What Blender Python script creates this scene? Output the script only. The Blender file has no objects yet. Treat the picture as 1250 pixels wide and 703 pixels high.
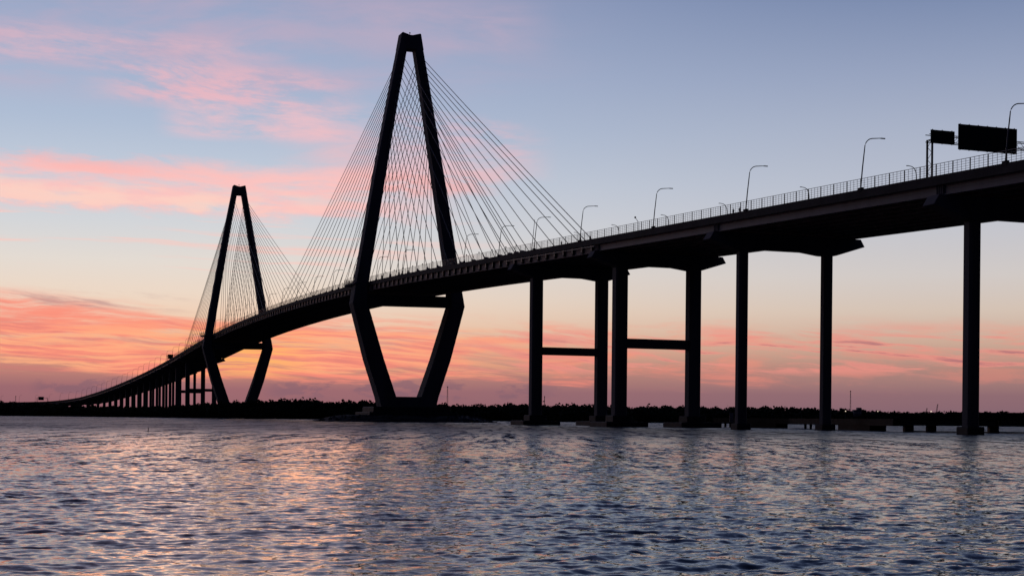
import bpy, math, random
import numpy as np
from mathutils import Vector, Matrix
R = math.radians
sc = bpy.context.scene
C = sc.collection
rng = random.Random(7)

# ------------------------------------------------------------------ camera
FPX, HOR, CAM_H, ROLL = 1782.9, 509.93, 2.288, 0.543      # measured on the 1250 px wide photograph
cam_d = bpy.data.cameras.new('camera')
cam = bpy.data.objects.new('camera', cam_d)
C.objects.link(cam)
sc.camera = cam
cam.location = (0, 0, CAM_H)
cam.rotation_euler = (R(90), R(-ROLL), 0)
cam_d.sensor_width = 36.0
cam_d.lens = 36.0 * FPX / 1250
_dv = HOR - 351.5
cam_d.shift_x = math.sin(R(ROLL)) * _dv / 1250
cam_d.shift_y = math.cos(R(ROLL)) * _dv / 1250
cam_d.clip_start = 0.5
cam_d.clip_end = 60000
sc.view_settings.view_transform = 'Standard'
sc.view_settings.look = 'None'
sc.view_settings.exposure = 0
sc.view_settings.gamma = 1
sc.render.engine = 'CYCLES'
sc.cycles.max_bounces = 5

def lin(c):
    return tuple((v / 255 / 12.92) if v / 255 <= .04045 else ((v / 255 + .055) / 1.055) ** 2.4 for v in c)

# ------------------------------------------------------------------ sky
SUN_AZ, SUN_EL = R(-10.5), R(0.6)
world = bpy.data.worlds.new('World')
sc.world = world
world.use_nodes = True
nt = world.node_tree
nt.nodes.clear()

class NB:
    def __init__(s, nt): s.nt = nt
    def n(s, t, **kw):
        nd = s.nt.nodes.new(t)
        for k, v in kw.items(): setattr(nd, k, v)
        return nd
    def put(s, sock, v):
        if isinstance(v, bpy.types.NodeSocket): s.nt.links.new(v, sock)
        elif isinstance(v, (tuple, list)) and len(v) == 3 and sock.type == 'RGBA': sock.default_value = (*v, 1)
        else: sock.default_value = v
    def m(s, op, a, b=0.0, c=None, clamp=False):
        nd = s.n('ShaderNodeMath', operation=op); nd.use_clamp = clamp
        s.put(nd.inputs[0], a); s.put(nd.inputs[1], b)
        if c is not None: s.put(nd.inputs[2], c)
        return nd.outputs[0]
    def mul(s, *a):
        r = a[0]
        for b in a[1:]: r = s.m('MULTIPLY', r, b)
        return r
    def add(s, a, b): return s.m('ADD', a, b)
    def sub(s, a, b): return s.m('SUBTRACT', a, b)
    def ss(s, v, a, b):                                  # smoothstep, a > b allowed (falling)
        nd = s.n('ShaderNodeMapRange', interpolation_type='SMOOTHSTEP')
        if a < b:
            lo, hi, o0, o1 = a, b, 0.0, 1.0
        else:
            lo, hi, o0, o1 = b, a, 1.0, 0.0
        s.put(nd.inputs[0], v)
        for i, x in zip((1, 2, 3, 4), (lo, hi, o0, o1)): nd.inputs[i].default_value = x
        return nd.outputs[0]
    def band(s, v, a, b, c, d): return s.mul(s.ss(v, a, b), s.ss(v, d, c))
    def xyz(s, x, y, z):
        nd = s.n('ShaderNodeCombineXYZ')
        for i, v in enumerate((x, y, z)): s.put(nd.inputs[i], v)
        return nd.outputs[0]
    def noise(s, vec, scale=1, detail=5, rough=.55, dist=0.0, lac=2.0):
        nd = s.n('ShaderNodeTexNoise')
        s.put(nd.inputs['Vector'], vec); nd.inputs['Scale'].default_value = scale
        nd.inputs['Detail'].default_value = detail; nd.inputs['Roughness'].default_value = rough
        nd.inputs['Distortion'].default_value = dist; nd.inputs['Lacunarity'].default_value = lac
        return nd.outputs[0]
    def mix(s, f, a, b, mode='MIX'):
        nd = s.n('ShaderNodeMix', data_type='RGBA', blend_type=mode)
        s.put(nd.inputs[0], f); s.put(nd.inputs[6], a); s.put(nd.inputs[7], b)
        return nd.outputs[2]
    def ramp(s, v, stops):
        nd = s.n('ShaderNodeValToRGB')
        el = nd.color_ramp.elements
        while len(el) < len(stops): el.new(0.5)
        for e, (p, c) in zip(el, stops): e.position = p; e.color = (*c, 1)
        s.put(nd.inputs[0], v)
        return nd.outputs[0]

b = NB(nt)
tc = b.n('ShaderNodeTexCoord')
nv = b.n('ShaderNodeVectorMath', operation='NORMALIZE')
nt.links.new(tc.outputs['Generated'], nv.inputs[0])
sep = b.n('ShaderNodeSeparateXYZ')
nt.links.new(nv.outputs[0], sep.inputs[0])
dx, dy, dz = sep.outputs
AZ = b.mul(b.m('ARCTAN2', dx, dy), 180 / math.pi)        # degrees, 0 straight ahead, + to the right
EL = b.mul(b.m('ARCSINE', dz), 180 / math.pi)            # degrees above the horizon

def el_ramp(stops):
    # elevation 0..90 squeezed by a square root so that the low sky gets the resolution
    t = b.m('SQRT', b.m('MULTIPLY', b.m('MAXIMUM', EL, 0.0), 1 / 90, clamp=True), 0.0)
    return b.ramp(t, [(math.sqrt(max(e, 0) / 90), lin(c)) for e, c in stops])
SKY_W = el_ramp([(0, (134, 94, 106)), (1.0, (152, 104, 112)), (1.7, (186, 128, 118)), (2.6, (226, 168, 138)), (3.6, (239, 203, 176)),
                 (4.6, (235, 215, 197)), (5.8, (226, 218, 210)), (7.2, (210, 213, 217)), (9, (194, 204, 218)), (11, (174, 189, 212)),
                 (13, (163, 178, 206)), (16, (150, 163, 195)), (26, (94, 107, 149)), (45, (46, 58, 98)), (90, (20, 28, 58))])
SKY_N = el_ramp([(0, (122, 94, 110)), (1.0, (142, 107, 114)), (2.0, (174, 134, 124)), (3.0, (203, 169, 150)), (4.2, (212, 194, 180)),
                 (5.5, (208, 201, 198)), (7.3, (195, 196, 204)), (9, (182, 188, 203)), (11, (168, 177, 198)), (13, (150, 162, 190)),
                 (16, (119, 136, 172)), (26, (66, 82, 124)), (45, (38, 50, 88)), (90, (20, 28, 58))])
SKY_E = el_ramp([(0, (15, 15, 25)), (5, (19, 18, 30)), (12, (18, 19, 35)), (30, (16, 20, 40)), (55, (17, 22, 46)), (90, (20, 28, 58))])
# angular distance of the azimuth from the sunset point
DA = b.m('ABSOLUTE', b.add(AZ, 10.5))
DAW = b.m('MINIMUM', DA, b.sub(360.0, DA))
sky = b.mix(b.ss(AZ, -13, 19), SKY_W, SKY_N)
sky = b.mix(b.ss(DAW, 28, 74), sky, SKY_E)
WEST = b.ss(DAW, 62, 26)

def coords(fx, fy, tilt=0.0, off=(0, 0), warp=0.0):
    e = EL
    if warp:
        w = b.noise(b.xyz(b.mul(AZ, .12), b.mul(EL, .35), off[0] + 3.3), 1, 3, .5)
        e = b.add(EL, b.mul(b.sub(w, .5), warp))
    e = b.add(e, b.mul(AZ, tilt))
    return b.xyz(b.add(b.mul(AZ, fx), off[0]), b.add(b.mul(e, fy), off[1]), 0.0)
def layer(sky, color, mask, n, lo, hi, op):
    f = b.mul(mask, b.ss(n, lo, hi), op)
    return b.mix(f, sky, color)

# high, thin lavender veil, upper left and along the top
n1 = b.noise(coords(.13, .55, -.05, (4, 2), 2.5), 1, 6, .58)
sky = layer(sky, lin((206, 172, 190)), b.mul(b.ss(EL, 11.2, 13.0), b.ss(EL, 48, 20), b.ss(AZ, 6, -14), b.ss(DAW, 80, 30)), n1, .34, .70, .58)
n1b = b.noise(coords(.16, .7, .08, (14, 7), 2.0), 1, 6, .6)
sky = layer(sky, lin((196, 172, 192)), b.mul(b.band(EL, 13.4, 14.4, 15.2, 16.2), b.band(AZ, -10, -5, -1, 2)), n1b, .32, .62, .5)
# pink patches left of the tall tower
n2 = b.noise(coords(.30, 1.2, .05, (1, 9), 1.6), 1, 6, .6)
n2f = b.noise(coords(.55, 2.6, .08, (21, 3), 1.8), 1, 8, .66)
n2m = b.add(b.mul(n2, .48), b.mul(n2f, .52))
sky = layer(sky, lin((240, 184, 192)), b.mul(b.band(EL, 11.4, 12.0, 12.7, 13.4), b.band(AZ, -17, -13, -10, -5)), n2m, .40, .60, .8)
sky = layer(sky, lin((242, 192, 198)), b.mul(b.band(EL, 10.3, 10.8, 11.5, 12.2), b.band(AZ, -14, -12, -8, -4)), b.add(b.mul(n1b, .55), b.mul(n2f, .45)), .38, .60, .75)
sky = layer(sky, lin((226, 182, 194)), b.mul(b.band(EL, 12.6, 13.1, 13.8, 14.6), b.band(AZ, -30, -22, -12, -8)), n2m, .38, .64, .62)
# long salmon band
n3 = b.noise(coords(.12, .9, -.02, (7, 1), 1.5), 1, 7, .6)
edge = b.add(EL, b.mul(b.sub(n2m, .5), 2.0))
sky = layer(sky, lin((253, 194, 190)), b.mul(b.band(edge, 7.4, 8.0, 9.1, 9.8), b.ss(AZ, -1, -7), WEST), b.add(b.mul(n3, .7), b.mul(n2f, .3)), .34, .56, .93)
sky = layer(sky, lin((252, 212, 196)), b.mul(b.band(edge, 7.7, 8.0, 8.4, 8.8), b.ss(AZ, -4, -12), WEST), n2, .36, .60, .7)
sky = layer(sky, lin((252, 180, 176)), b.mul(b.band(edge, 8.7, 9.1, 9.5, 9.9), b.ss(AZ, -9, -17), WEST), n3, .40, .62, .6)
sky = layer(sky, lin((246, 188, 190)), b.mul(b.band(edge, 9.0, 9.6, 10.6, 11.4), b.band(AZ, -10, -6, -1, 2)), n3, .36, .62, .6)
sky = layer(sky, lin((240, 186, 192)), b.mul(b.band(b.add(EL, b.mul(AZ, .12)), 9.6, 10.1, 11.0, 11.7), b.band(AZ, -6, -4, -1, 1.5)), n2m, .42, .64, .5)
sky = layer(sky, lin((246, 176, 172)), b.mul(b.band(EL, 8.4, 8.8, 9.2, 9.7), b.band(AZ, -7, -5, -2.5, 0)), n2f, .38, .58, .7)
# thin streaks below the band
n4 = b.noise(coords(.09, 2.3, .015, (3, 5), .8), 1, 5, .55)
sky = layer(sky, lin((250, 200, 190)), b.mul(b.band(EL, 5.0, 5.8, 7.4, 8.0), b.ss(AZ, 2, -8), WEST), n4, .53, .66, .72)
# the glowing sunset layer near the horizon: fine stretched streaks
n5 = b.noise(coords(.12, 1.7, .035, (2, 8), 1.4), 1, 7, .64)
n6 = b.noise(coords(.24, 5.0, .05, (6, 3), 1.2), 1, 7, .66)
n9 = b.noise(coords(.30, 1.3, .03, (9, 2), 1.0), 1, 5, .6)         # where the layer is broken
patch = b.ss(b.add(n9, b.mul(b.ss(AZ, 0, -9), .35)), .42, .60)
fade = b.mul(b.add(.66, b.mul(b.ss(AZ, 4, -9), .34)), patch, b.add(.45, b.mul(b.ss(AZ, 14, 3), .55)))
slope = b.mul(b.m('MAXIMUM', b.sub(-12.0, AZ), 0.0), -.10)
top = b.add(b.add(EL, b.m('MAXIMUM', slope, -.9)), b.mul(b.sub(n5, .5), 2.4))
sky = layer(sky, lin((250, 142, 122)), b.mul(b.band(top, 1.2, 1.7, 3.4, 4.1), fade, WEST), n5, .36, .54, .94)
sky = layer(sky, lin((255, 176, 132)), b.mul(b.band(EL, 1.4, 1.8, 3.0, 3.8), b.ss(AZ, 6, -8), WEST), n6, .43, .60, .8)
sky = layer(sky, lin((206, 124, 120)), b.mul(b.band(EL, 1.3, 1.8, 3.1, 3.9), fade, WEST), b.sub(1.0, n6), .50, .64, .55)
# warm core where the sun went down
glow = b.mul(b.band(EL, 1.2, 2.0, 2.5, 3.8), b.ss(b.m('ABSOLUTE', b.add(AZ, 10.3)), 3.6, .5))
sky = layer(sky, lin((255, 182, 96)), glow, n6, .36, .60, .7)
# dusky caps on the layer
n7 = b.noise(coords(.26, 3.0, .09, (11, 4), 1.2), 1, 7, .62)
sky = layer(sky, lin((160, 124, 132)), b.mul(b.band(EL, 3.7, 4.1, 4.4, 4.8), b.ss(AZ, -11, -16), WEST), n7, .50, .70, .55)
sky = layer(sky, lin((238, 146, 134)), b.mul(b.band(EL, 1.6, 2.0, 3.1, 3.8), b.band(AZ, -4, 1, 16, 40)), n7, .46, .60, .74)
sky = layer(sky, lin((158, 108, 116)), b.mul(b.band(EL, 1.9, 2.3, 2.9, 3.3), b.band(AZ, -2, 4, 22, 50)), n7, .56, .67, .75)
# low grey-violet bank
n8 = b.noise(coords(.55, 1.6, 0, (5, 5), .3), 1, 6, .6)
lowtop = b.sub(EL, b.mul(b.sub(n8, .5), 1.6))
sky = layer(sky, lin((122, 94, 110)), b.mul(b.ss(lowtop, 1.35, 1.15), b.band(EL, .5, .9, 2.0, 2.4), b.add(b.band(AZ, -18.4, -17.6, -15.6, -14.6), b.band(AZ, -10, -8.8, 0, 3))), n8, .46, .54, .55)

# a physical twilight sky adds the faint scattered light of the whole dome
nish = b.n('ShaderNodeTexSky', sky_type='NISHITA')
nish.sun_disc = False
nish.sun_elevation = SUN_EL
nish.sun_rotation = SUN_AZ
bg1 = b.n('ShaderNodeBackground'); bg1.inputs[1].default_value = 1.0
nt.links.new(sky, bg1.inputs[0])
bg2 = b.n('ShaderNodeBackground'); bg2.inputs[1].default_value = 0.0015
nt.links.new(nish.outputs[0], bg2.inputs[0])
addsh = b.n('ShaderNodeAddShader')
nt.links.new(bg1.outputs[0], addsh.inputs[0]); nt.links.new(bg2.outputs[0], addsh.inputs[1])
wo = b.n('ShaderNodeOutputWorld')
nt.links.new(addsh.outputs[0], wo.inputs[0])
world.cycles.sampling_method = 'MANUAL'
world.cycles.sample_map_resolution = 1024

# the sun, already at the horizon behind the far tower
sd = bpy.data.lights.new('sun', 'SUN')
sd.energy = 0.04; sd.angle = R(12); sd.color = (1, .5, .3)
so = bpy.data.objects.new('sun', sd); C.objects.link(so)
so.location = (-300, 1500, 300)
so.rotation_euler = Vector((-math.sin(SUN_AZ), -math.cos(SUN_AZ), -math.tan(R(1.0)))).to_track_quat('-Z', 'Y').to_euler()

# ------------------------------------------------------------------ materials
def material(name, color, rough=.7, metal=0.0, spec=.4, var=.25, scale=.4, bump=0.0, bscale=3.0, streak=False):
    m = bpy.data.materials.new(name); m.use_nodes = True
    t = m.node_tree; q = NB(t)
    bs = t.nodes['Principled BSDF']
    bs.inputs['Roughness'].default_value = rough
    bs.inputs['Metallic'].default_value = metal
    bs.inputs['Specular IOR Level'].default_value = spec
    co = q.n('ShaderNodeTexCoord')
    vec = co.outputs['Object']
    if streak:
        mp = q.n('ShaderNodeMapping'); mp.inputs['Scale'].default_value = (1, 1, .12)
        t.links.new(vec, mp.inputs[0]); vec = mp.outputs[0]
    n = q.noise(vec, scale, 6, .6)
    lo = tuple(c * (1 - var) for c in color); hi = tuple(min(1, c * (1 + var)) for c in color)
    t.links.new(q.mix(q.ss(n, .3, .7), lo, hi), bs.inputs['Base Color'])
    if bump:
        bn = q.noise(co.outputs['Object'], bscale, 5, .6)
        bp = q.n('ShaderNodeBump'); bp.inputs['Strength'].default_value = bump
        t.links.new(bn, bp.inputs['Height']); t.links.new(bp.outputs[0], bs.inputs['Normal'])
    return m
def emitter(name, color, strength):
    m = bpy.data.materials.new(name); m.use_nodes = True
    bs = m.node_tree.nodes['Principled BSDF']
    bs.inputs['Emission Color'].default_value = (*color, 1); bs.inputs['Emission Strength'].default_value = strength
    bs.inputs['Base Color'].default_value = (*color, 1)
    return m
M = dict(
    concrete=material('concrete', (.135, .14, .16), .85, var=.22, scale=.15, bump=.25, bscale=1.2, streak=True),
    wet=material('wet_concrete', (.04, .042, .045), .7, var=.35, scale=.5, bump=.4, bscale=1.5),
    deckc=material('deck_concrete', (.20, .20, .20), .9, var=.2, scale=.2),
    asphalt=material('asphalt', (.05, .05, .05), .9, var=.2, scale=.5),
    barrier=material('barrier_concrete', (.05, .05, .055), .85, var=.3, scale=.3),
    paint=material('girder_paint', (.21, .225, .28), .6, var=.12, scale=.2, streak=True),
    panel=material('girder_panel', (.36, .30, .285), .7, var=.15, scale=.3),
    girder=material('girder_steel', (.30, .25, .24), .65, var=.2, scale=.3),
    steel=material('galvanised_steel', (.16, .17, .19), .5, metal=.4, var=.2, scale=1.5),
    dark=material('dark_steel', (.05, .05, .06), .5, var=.2, scale=2),
    cable=material('cable_sheath', (.06, .06, .065), .5, var=.1, scale=.5),
    sign=material('sign_face', (.012, .02, .02), .7, var=.15, scale=.6),
    rock=material('riprap', (.05, .05, .05), .9, var=.4, scale=.8, bump=.6, bscale=2),
    land=material('marsh_soil', (.05, .055, .035), .95, var=.3, scale=.05),
    leaf=material('leaf', (.05, .07, .035), .85, spec=.2, var=.4, scale=.15),
    bark=material('bark', (.08, .06, .05), .9, var=.3, scale=1),
    timber=material('timber', (.028, .026, .024), .9, var=.3, scale=.8, bump=.3),
    white=material('weathered_white', (.38, .38, .38), .7, var=.2, scale=.6),
    skin=material('skin', (.35, .22, .17), .6, var=.05), cloth=material('dark_cloth', (.05, .05, .07), .9, var=.2),
    cloth2=material('blue_cloth', (.06, .08, .14), .9, var=.2), hair=material('hair', (.03, .02, .015), .7, var=.2),
    glass=material('lens', (.4, .4, .4), .2, var=.05),
    lit=emitter('lit_lamp', (1, .8, .6), 1.0), red=material('red_lens', (.3, .02, .02), .3, var=.1),
)

# ------------------------------------------------------------------ mesh helpers
class MB:
    def __init__(s): s.v = []; s.f = []
    def poly(s, vs, fs):
        o = len(s.v); s.v += [tuple(x) for x in vs]; s.f += [tuple(i + o for i in f) for f in fs]; return s
    def loft(s, rings, cap=True):
        o = len(s.v); n = len(rings[0])
        for r in rings: s.v += [tuple(p) for p in r]
        for k in range(len(rings) - 1):
            for i in range(n):
                j = (i + 1) % n
                s.f.append((o + k * n + i, o + k * n + j, o + (k + 1) * n + j, o + (k + 1) * n + i))
        if cap:
            s.f.append(tuple(o + i for i in range(n - 1, -1, -1)))
            s.f.append(tuple(o + (len(rings) - 1) * n + i for i in range(n)))
        return s
    def box(s, x0, x1, y0, y1, z0, z1, ch=0.0):
        if ch:
            def ring(x0, x1, y0, y1, z): return [(x0 + ch, y0, z), (x1 - ch, y0, z), (x1, y0 + ch, z), (x1, y1 - ch, z), (x1 - ch, y1, z), (x0 + ch, y1, z), (x0, y1 - ch, z), (x0, y0 + ch, z)]
            i = ch * .999
            rs = [ring(x0 + ch, x1 - ch, y0 + ch, y1 - ch, z0)] if False else [ring(x0, x1, y0, y1, z0), ring(x0, x1, y0, y1, z1 - ch)]
            c2 = ch * .6
            rs.append([(min(max(x, x0 + c2), x1 - c2), min(max(y, y0 + c2), y1 - c2), z1) for x, y, _ in rs[-1]])
            return s.loft(rs)
        return s.loft([[(x0, y0, z), (x1, y0, z), (x1, y1, z), (x0, y1, z)] for z in (z0, z1)])
    def tube(s, pts, r, n=6, cap=True):
        pts = [Vector(p) for p in pts]
        rs = r if isinstance(r, (list, tuple)) else [r] * len(pts)
        rings = []
        for i, p in enumerate(pts):
            d = (pts[min(i + 1, len(pts) - 1)] - pts[max(i - 1, 0)]).normalized()
            a = Vector((0, 0, 1)) if abs(d.z) < .95 else Vector((1, 0, 0))
            u = d.cross(a).normalized(); w = u.cross(d)
            rings.append([p + (u * math.cos(2 * math.pi * k / n) + w * math.sin(2 * math.pi * k / n)) * rs[i] for k in range(n)])
        return s.loft(rings, cap)
    def ball(s, c, r, n=8, m=5, sz=1.0):
        rings = []
        for k in range(1, m):
            t = math.pi * k / m
            rings.append([(c[0] + r * math.sin(t) * math.cos(2 * math.pi * i / n), c[1] + r * math.sin(t) * math.sin(2 * math.pi * i / n), c[2] + sz * r * math.cos(t)) for i in range(n)])
        return s.loft(rings)
    def mesh(s, name):
        me = bpy.data.meshes.new(name); me.from_pydata(s.v, [], s.f); me.update(); return me

def link(name, me, mat=None, parent=None, loc=(0, 0, 0), rz=0.0, **props):
    if isinstance(me, MB): me = me.mesh(name)
    if mat is not None and not me.materials: me.materials.append(M[mat] if isinstance(mat, str) else mat)
    o = bpy.data.objects.new(name, me); C.objects.link(o)
    o.parent = parent; o.location = loc; o.rotation_euler = (0, 0, rz)
    for k, v in props.items(): o[k] = v
    return o
def thing(name, label, cat, loc=(0, 0, 0), rz=0.0, group=None):
    o = bpy.data.objects.new(name, None); C.objects.link(o)
    o.empty_display_size = .5
    o.location = loc; o.rotation_euler = (0, 0, rz); o['label'] = label; o['category'] = cat
    if group: o['group'] = group
    return o
def dup(root, loc, rz, label=None):
    r = root.copy(); C.objects.link(r); r.location = loc; r.rotation_euler = (0, 0, rz)
    if label: r['label'] = label
    for ch in list(root.children):
        c = ch.copy(); C.objects.link(c); c.parent = r
        for g in list(ch.children):
            d = g.copy(); C.objects.link(d); d.parent = c
    return r

# ------------------------------------------------------------------ the bridge's line
PHI = 19.886
T1 = np.array((-47.6, 665.1))
MAIN = 471.0
HALF = 19.5                      # half width of the deck
WC = 15.75                       # cable planes
def heading(s):
    return R(float(np.interp(s, [640, 1250, 1440, 1560, 1720, 2100], [PHI, 23.6, 25.0, 34.0, 58.0, 64.0])))
_S = np.arange(-620, 2101, 2.0)
_pos = {}
def _build_line():
    out = np.zeros((len(_S), 2)); i0 = int(np.argmin(abs(_S)))
    out[i0] = T1
    for i in range(i0 + 1, len(_S)):
        h = heading(_S[i] - 1); out[i] = out[i - 1] + 2 * np.array((-math.sin(h), math.cos(h)))
    for i in range(i0 - 1, -1, -1):
        h = heading(_S[i] + 1); out[i] = out[i + 1] - 2 * np.array((-math.sin(h), math.cos(h)))
    return out
LINE = _build_line()
def E(s):
    d = abs(s - 235.5); k = .563e-4; g = .04; d0 = g / (2 * k)
    z = 64.88 - (k * d * d if d < d0 else k * d0 * d0 + g * (d - d0))
    if s > 1270: z = E(1270) - np.interp(s, [1270, 1450, 1620, 1750, 2200], [0, 6.4, 11.6, 13.2, 13.8])
    return float(z)
def W(s, o, z):
    """bridge coordinates (along, across, height) to the world"""
    x = np.interp(s, _S, LINE[:, 0]); y = np.interp(s, _S, LINE[:, 1]); h = heading(s)
    return (x + math.cos(h) * o, y + math.sin(h) * o, z)
B0 = (float(T1[0]), float(T1[1]), 0.0)
def L(s, o, z):
    p = W(s, o, z); return (p[0] - B0[0], p[1] - B0[1], p[2])
def sweep(mb, prof, s0, s1, step=8.0):
    """prof: closed list of (o, dz) relative to the deck surface, in order"""
    n = max(2, int(abs(s1 - s0) / step) + 1)
    mb.loft([[L(s, o, E(s) + dz) for o, dz in prof] for s in np.linspace(s0, s1, n)])
    return mb
def rect(o0, o1, z0, z1): return [(o0, z0), (o1, z0), (o1, z1), (o0, z1)]

bridge = thing('bridge', 'long cable-stayed road bridge on two diamond towers crossing the whole picture', 'bridge', B0)
S_B1, S_B2, S_B3, S_B4 = 195.5, 262.2, 333.1, 419.1
S_R0, S_R1 = -545.0, -S_B1                       # right approach
S_L0, S_L1 = MAIN + S_B1, 2000.0                 # left approach

# ---- towers
def leg_ring(o0, o1, w, z, ch):
    return [(o0 + ch, -w, z), (o1 - ch, -w, z), (o1, -w + ch, z), (o1, w - ch, z), (o1 - ch, w, z), (o0 + ch, w, z), (o0, w - ch, z), (o0, -w + ch, z)]
def leg_mesh(side, stations, ch=.55):
    mb = MB(); rings = []
    zs = [q[0] for q in stations]
    zz = np.arange(zs[0], zs[-1], 4.4 if zs[-1] > zs[0] else -4.4)
    lv = sorted(set([round(float(z), 2) for z in zz] + [zs[-1]] + zs))
    lv = [z for i, z in enumerate(lv) if i == 0 or z - lv[i - 1] > .6 or z in zs]
    for i, z in enumerate(lv):
        out_, in_, w = (float(np.interp(z, zs, [q[k] for q in stations])) for k in (1, 2, 3))
        def rg(z, t):
            a, c_ = sorted((side * (out_ - t), side * (in_ + t)))
            return leg_ring(a, c_, w - t, z, ch)
        if 0 < i < len(lv) - 1 and z not in zs:       # recessed casting joint
            rings += [rg(z - .10, 0), rg(z - .06, .07), rg(z + .06, .07), rg(z + .10, 0)]
        else:
            rings.append(rg(z, 0))
    return mb.loft(rings)
UP = [(60.0, 25.0, 19.3, 3.7), (110.0, 16.6, 11.6, 3.4), (150.5, 9.3, 5.1, 3.1), (169.0, 5.75, 1.9, 3.0)]
LOW = [(6.6, 12.8, 4.6, 4.9), (11.6, 14.1, 6.0, 4.7), (28.0, 19.6, 11.7, 4.5), (53.0, 26.3, 19.35, 4.2), (60.0, 25.1, 19.2, 3.95)]
top_mb = MB()
prof = [(-5.75, 169), (-1.95, 169), (-1.0, 169.0), (1.0, 169.0), (1.95, 169), (5.75, 169), (4.5, 176.0), (4.1, 176.3), (0.6, 175.3), (-.6, 175.3), (-4.1, 176.3), (-4.5, 176.0)]
top_mb.loft([[(o, y, z) for o, z in prof] for y in (-3.0, 3.0)])
tower_top = top_mb.mesh('tower')
leg_up = {s: leg_mesh(s, UP).mesh('upper_leg') for s in (-1, 1)}
leg_lo = {s: leg_mesh(s, LOW).mesh('lower_leg') for s in (-1, 1)}
xb = MB().loft([[(-19.4, -w, 52.3), (19.4, -w, 52.6), (19.4, -w, 57.4), (-19.4, -w, 57.4)] for w in (-2.6, 2.6)])
xbeam = xb.mesh('crossbeam')
bb = MB().box(-6.4, 6.4, -3.9, 3.9, 6.4, 11.4, .3).mesh('base_beam')
ft = MB().box(-20.5, 20.5, -13.5, 13.5, .2, 4.4, .4).box(-18, 18, -10.5, 10.5, 4.41, 6.8, .4).mesh('footing')
pf_l = [(-24.6, -4.8), (-25.6, -4.2), (-26.4, 4.5), (-26.2, 13.5), (-22, 15.5), (-19.55, 15.5), (-19.55, 3.8), (-24.6, 3.8)]
beac = MB().tube([(0, 0, 174.7), (0, 0, 176.6)], .09).ball((0, 0, 176.9), .35)
beacon = beac.mesh('beacon')
def tower(s):
    x, y, _ = L(s, 0, 0)
    t = link('tower', tower_top, 'concrete', bridge, (x, y, 0), R(PHI), label='far tower' if s else 'near tower')
    for sd_ in (-1, 1):
        link('upper_leg', leg_up[sd_], 'concrete', t)
        link('lower_leg', leg_lo[sd_], 'concrete', t)
    link('crossbeam', xbeam, 'concrete', t); link('base_beam', bb, 'concrete', t)
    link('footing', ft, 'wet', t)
    link('beacon', beacon, 'dark', t)
    ez = E(s) + .5
    mb = MB().loft([[(o, yy, ez + z) for o, yy in pf_l] for z in (-.7, .05)])
    link('overlook', mb, 'deckc', t)
    mb = MB()
    for a, c_ in zip(pf_l[1:5], pf_l[2:6]):
        for k in range(4):
            u = k / 4; o, yy = a[0] + (c_[0] - a[0]) * u, a[1] + (c_[1] - a[1]) * u
            mb.box(o - .06, o + .06, yy - .06, yy + .06, ez + .06, ez + 2.3)
        for zz in (.5, 1.0, 1.5, 2.3):
            mb.tube([(a[0], a[1], ez + zz), (c_[0], c_[1], ez + zz)], .05, 4)
    link('overlook_railing', mb, 'dark', t)
    return t
tower(0.0); tower(MAIN)

# ---- stay cables
SIDE = [14.25 * k for k in range(1, 13)] + [181.2, 187.4, 193.2]
MID = [14.25 * k for k in range(1, 17)]
ah = MB().tube([(0, 0, -.6), (0, 0, 2.4)], [.55, .42], 8).box(-.8, .8, -1.3, 1.3, -1.3, .7, .2).mesh('anchor_housing')
def cable(ts, dist, dirn, side, frac):
    z_top = 122 + (166.2 - 122) * frac
    o_top = side * float(np.interp(z_top, [110, 150.5, 169], [13.6, 7.1, 3.8]))
    s1 = ts + dirn * dist
    a = Vector(L(ts + dirn * 2.7, o_top, z_top)); c_ = Vector(L(s1, side * WC, E(s1) + .9))
    d = (a - c_)
    sag = .0028 * d.length
    pts = [c_ + d * u - Vector((0, 0, sag * 4 * u * (1 - u))) for u in np.linspace(0, 1, 9)]
    o = link('stay_cable', MB().tube([p - c_ for p in pts], .138, 6), 'cable', bridge, c_)
    h = link('anchor_housing', ah, 'dark', o)
    h.rotation_euler = d.to_track_quat('Z', 'Y').to_euler()
for ts in (0.0, MAIN):
    for side in (-1, 1):
        for lst, toward in ((SIDE, -1 if ts == 0 else 1), (MID, 1 if ts == 0 else -1)):
            for i, dist in enumerate(lst):
                cable(ts, dist, toward, side, (i + 1 + (16 - len(lst))) / 16)

# ---- cable-stayed deck
D0, D1 = -S_B2, MAIN + S_B1 + 2
deck = link('deck', sweep(MB(), [(-HALF, -.45), (-WC - 1.2, -.75), (WC + 1.2, -.75), (HALF, -.45), (HALF, -.02), (-HALF, -.02)], D0, D1), 'deckc', bridge)
link('roadway', sweep(MB(), rect(-13.9, 18.7, .0, .06), D0, D1), 'asphalt', deck)
link('walkway', sweep(MB(), rect(-19.1, -14.52, .0, .55), D0, D1), 'deckc', deck)
BAR = [(-HALF - .12, -.75), (-HALF + .32, -.75), (-HALF + .32, .1), (-HALF + .22, 1.0), (-HALF - .12, 1.0)]
BARF = [(HALF - .32, -.4), (HALF + .12, -.4), (HALF + .12, .9), (HALF - .22, .9)]
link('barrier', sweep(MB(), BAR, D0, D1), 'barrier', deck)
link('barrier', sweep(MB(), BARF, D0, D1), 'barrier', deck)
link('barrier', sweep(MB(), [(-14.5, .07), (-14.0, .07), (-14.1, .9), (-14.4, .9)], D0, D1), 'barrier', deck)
for sd_ in (-1, 1):
    g = MB()
    c0 = sd_ * 18.7
    sweep(g, rect(c0 - .35, c0 + .35, -2.95, -2.85), D0, D1); sweep(g, rect(c0 - .04, c0 + .04, -2.84, -.78), D0, D1)
    link('edge_girder', g, 'panel', deck)
fbm = MB().box(-18.6, 18.6, -.18, .18, -2.45, -2.37).box(-18.6, 18.6, -.03, .03, -2.37, -.8).mesh('floor_beam')
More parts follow.
